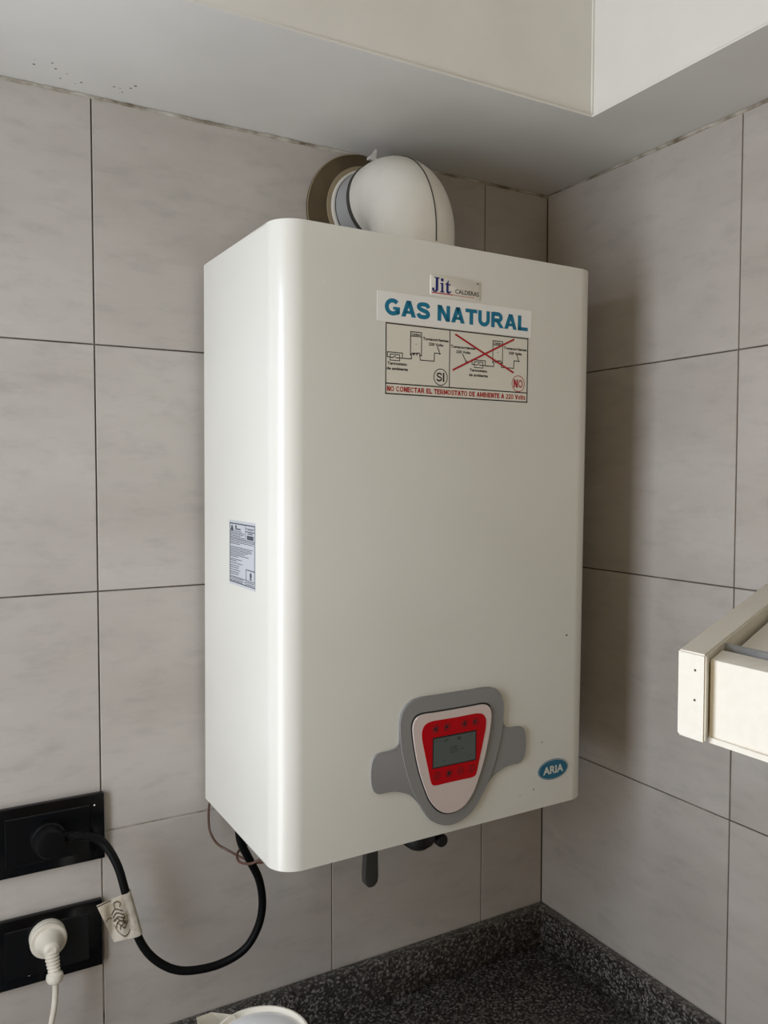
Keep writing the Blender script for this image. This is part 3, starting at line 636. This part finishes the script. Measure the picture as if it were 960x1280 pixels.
# flag label: folded round the cable, two leaves to the left
TL, TR, BR_, BL = Vector((-.7259, -.062, -.3594)), Vector((-.6880, -.0625, -.3535)), Vector((-.6735, -.0625, -.4070)), Vector((-.7058, -.058, -.4110))
ta, tb = Vector((-.6912, -.055, -.3545)), Vector((-.6775, -.055, -.4105))
bm = bmesh.new(); NI, NJ = 12, 14; grid = []
for j in range(NJ+1):
    q = j/NJ; l_ = TL.lerp(BL, q); c_ = ta.lerp(tb, q); r_row = []
    for i in range(NI+1):
        s = i/NI; pt = l_.lerp(c_+Vector((-.006, -.006, 0)), s)+Vector((0, -.0034*math.sin(8*s+4*q)*math.sin(PI*q), 0)); r_row.append(bm.verts.new(cl(pt)))
    ax_ = (tb-ta).normalized(); x_ = Vector((1, 0, 0)); x_ = (x_-ax_*x_.dot(ax_)).normalized(); y_ = ax_.cross(x_)
    for k in range(1, 9):
        pt = c_+.0060*(x_*math.cos(math.radians(150-k*37))+Vector((0, -1, 0))*math.sin(math.radians(150-k*37)))
        r_row.append(bm.verts.new(cl(pt)))
    grid.append(r_row)
for j in range(NJ):
    for i in range(len(grid[0])-1): bm.faces.new((grid[j][i], grid[j][i+1], grid[j+1][i+1], grid[j+1][i]))
bmesh.ops.solidify(bm, geom=bm.faces[:], thickness=.0004)
flag = finish('paper_flag', bm, M['tag'], cord, 60); flag['label'] = 'wrinkled cream paper flag with brown print'
bm = bmesh.new()
def FT(s, t_, h):
    l_ = TL.lerp(BL, t_); c_ = ta.lerp(tb, t_)+Vector((-.006, -.006, 0))
    return cl(l_.lerp(c_, s)+Vector((0, -.0034*math.sin(8*s+4*t_)*math.sin(PI*t_)-h, 0)))
def FL(pts, w):
    P = smooth_path([(a, b, 0) for a, b in pts], 4)
    for a, b in zip(P[:-1], P[1:]): add_line(bm, [(a.x, a.y), (b.x, b.y)], w, FT, .0009)
add_line(bm, [(.02, .03), (.55, .02)], .030, FT, .0009)
FL([(.60, .22), (.62, .12), (.76, .09), (.86, .14), (.80, .20)], .030)
for k in range(4): FL([(.40+.01*k, .36+.085*k), (.62, .25+.085*k), (.86, .31+.085*k)], .034)
FL([(.38, .52), (.55, .46), (.70, .52), (.88, .44)], .036); FL([(.40, .66), (.50, .56), (.62, .62), (.74, .57), (.86, .62)], .030)
FL([(.52, .70), (.60, .62), (.72, .70), (.86, .64), (.96, .60)], .034); FL([(.34, .62), (.38, .76), (.60, .90), (.84, .86), (.93, .80)], .026)
FL([(.10, .42), (.20, .40), (.34, .44)], .024)
finish('print', bm, M['tag_ink'], flag)

# ------------------------------------------------------------------ white plug and cord
wcd = tag(empty('plug_cord', (-.7734, -.011, -.409)), 'ivory plug with white cord hanging from the lower socket', 'power cord')
wl_ = lambda p: Vector(p)-Vector((-.7734, -.011, -.409))
wp = lathe('plug', wl_((-.7734, -.0105, -.4075)), (0, -1, 0), [(0, .0205), (.0060, .0205), (.0070, .0198), (.0072, .0178), (.0092, .0178), (.0094, .0200), (.0104, .0208), (.0135, .0206), (.0150, .0196), (.0152, .0158), (.0160, .0150), (.022, .0122), (.029, .0104), (.034, .0086), (.0365, .005)], M['ivory'], wcd, 44, 22)
rp = []; rr = []
A_, B_ = wl_((-.7732, -.0400, -.4100)), wl_((-.7705, -.0470, -.4365))
for k in range(29):
    q = k/28; rp.append(A_.lerp(B_, q)); rr.append((.0088-.0022*q)*(1 if (k//2) % 2 else .88))
tube('strain_relief', rp, rr, M['ivory'], wp, 16, 30)
lathe('bead', wl_((-.7707, -.0468, -.4325)), (.02, -.12, -1), [(0, .0055), (.003, .0090), (.0075, .0098), (.0115, .0080), (.0135, .0045)], M['ivory'], wp, 24)
tube('cable', [wl_(q) for q in smooth_path([(-.7705, -.0475, -.4380), (-.7702, -.049, -.4500), (-.7715, -.049, -.4700), (-.7745, -.047, -.4900), (-.7790, -.044, -.5150), (-.7850, -.042, -.5400), (-.8000, -.046, -.5750), (-.8250, -.060, -.6050), (-.86, -.09, -.6235), (-.90, -.13, -.6280)], 8)], .0034, M['ivory'], wcd, 12)

# ------------------------------------------------------------------ brown sensor wire
wr = tag(empty('sensor_wire', (-.5783, -.03, -.284)), 'thin brown wire looped beneath the boiler corner', 'wire')
sl = lambda p: Vector(p)-Vector((-.5783, -.03, -.284))
w1 = [(-0.5740, -0.026, -0.270), (-0.5775, -0.022, -0.2850), (-0.5774, -0.02, -0.3098), (-0.576, -0.025, -0.322), (-0.5692, -0.03, -0.3342), (-0.5587, -0.04, -0.341), (-0.5497, -0.06, -0.3432), (-0.5442, -0.08, -0.3415), (-0.5381, -0.1, -0.3370), (-0.5323, -0.12, -0.3250), (-.520, -.15, -.300), (-.515, -.16, -.270)]
w2 = [(-.520, -.17, -.270), (-.527, -.150, -.305), (-0.5363, -0.135, -0.3167), (-0.5458, -0.125, -0.3206), (-0.5575, -0.115, -0.3275), (-0.5640, -0.095, -0.3310), (-0.5580, -0.076, -0.3288), (-0.5426, -0.07, -0.3240), (-0.534, -0.07, -0.3150), (-.525, -.07, -.270)]
tube('loop', [sl(q) for q in smooth_path(w1, 8)], .0016, M['copper_wire'], wr, 8); tube('loop', [sl(q) for q in smooth_path(w2, 8)], .0016, M['copper_wire'], wr, 8)

# ------------------------------------------------------------------ cream slatted shelf on the right wall
shelf = tag(empty('wall_shelf', (-.42, -.645, -.0467)), 'cream painted wooden wall shelf with grey rod at right edge', 'shelf')
sh = lambda p: Vector(p)-Vector((-.42, -.645, -.0467))
bm = bmesh.new(); add_prism(bm, [(-.42, -.6340), (-.42, -.6580), (-.0015, -.4465), (-.0015, -.4130)], lambda u, v, h: sh((u, v, h)), -.0470, .0160)
bmesh.ops.bevel(bm, geom=bm.edges[:], offset=.0014, segments=3, affect='EDGES'); side = finish('side_board', bm, M['wood'], shelf, 35)
for z in (.0035, -.0180): lathe('nail_hole', sh((-.4198, -.6490, z)), (-1, 0, 0), [(0, .0011), (.0004, .0009)], M['stain'], side, 8)
bm = bmesh.new(); add_prism(bm, [(-.4105, -.6545), (-.4105, -1.05), (-.3935, -1.05), (-.3760, -.6370)], lambda u, v, h: sh((u, v, h)), -.0440, .0115, .0012, 2); finish('front_board', bm, M['wood'], shelf, 35)
bm = bmesh.new(); add_prism(bm, [(-.4125, -.6560), (-.4150, -1.05), (-.0015, -1.05), (-.0015, -.450)], lambda u, v, h: sh((u, v, h)), -.0480, -.0440); finish('bottom_panel', bm, M['wood'], shelf)
bm = bmesh.new(); add_prism(bm, [(-.34, -.622), (-.34, -1.05), (-.0015, -1.05), (-.0015, -.452)], lambda u, v, h: sh((u, v, h)), -.002, .004); finish('shelf_board', bm, M['wood'], shelf)
tube('rod', [sh((-.3590, -.626, .0080)), sh((-.3640, -1.05, .0080))], .0050, M['rod'], shelf, 14)

# ------------------------------------------------------------------ kettle at the bottom edge
KX, KY, KR, KZ = -.6085, -.2830, .0500, -.4235
ket = tag(empty('kettle', (KX, KY, ZCT)), 'white plastic kettle on the worktop, only lid and spout showing', 'kettle')
hk = KZ-ZCT
lathe('body', (0, 0, .0005), (0, 0, 1), [(0, .066), (.004, .072), (.02, .074), (.10, .066), (hk-.02, .0535), (hk-.004, KR+.0005), (hk, KR-.0005), (hk+.0006, KR-.0030), (hk-.004, KR-.0045)], M['kettle'], ket, 56)
lathe('lid', (0, 0, hk-.006), (0, 0, 1), [(0, KR-.0055), (.0030, KR-.0060), (.0055, KR-.010), (.0095, .026), (.0110, .010), (.0112, .003)], M['kettle_lid'], ket, 56)
d = Vector((-.66, .75, 0)).normalized(); s_ = Vector((-d.y, d.x, 0))
bm = bmesh.new(); rows_ = []
for q, ln, wd, z in ((0, .040, .030, hk-.055), (1, .050, .027, hk-.030), (2, .064, .022, hk-.008), (3, .0745, .0165, hk+.0040)):
    c_ = Vector((0, 0, z)); rows_.append([bm.verts.new(c_+d*(ln*.55)+s_*wd), bm.verts.new(c_+d*(ln*.86)+s_*wd*.78), bm.verts.new(c_+d*ln), bm.verts.new(c_+d*(ln*.86)-s_*wd*.78), bm.verts.new(c_+d*(ln*.55)-s_*wd)])
for a, b in zip(rows_[:-1], rows_[1:]):
    for i in range(4): bm.faces.new((a[i], a[i+1], b[i+1], b[i]))
bmesh.ops.solidify(bm, geom=bm.faces[:], thickness=.0022); finish('spout', bm, M['kettle'], ket, 50)
e = -d
tube('handle', [Vector(q) for q in smooth_path([e*.046+Vector((0, 0, hk-.015)), e*.085+Vector((0, 0, hk-.012)), e*.105+Vector((0, 0, hk-.05)), e*.100+Vector((0, 0, hk-.13)), e*.066+Vector((0, 0, hk-.165))], 8)], .009, M['kettle'], ket, 14)
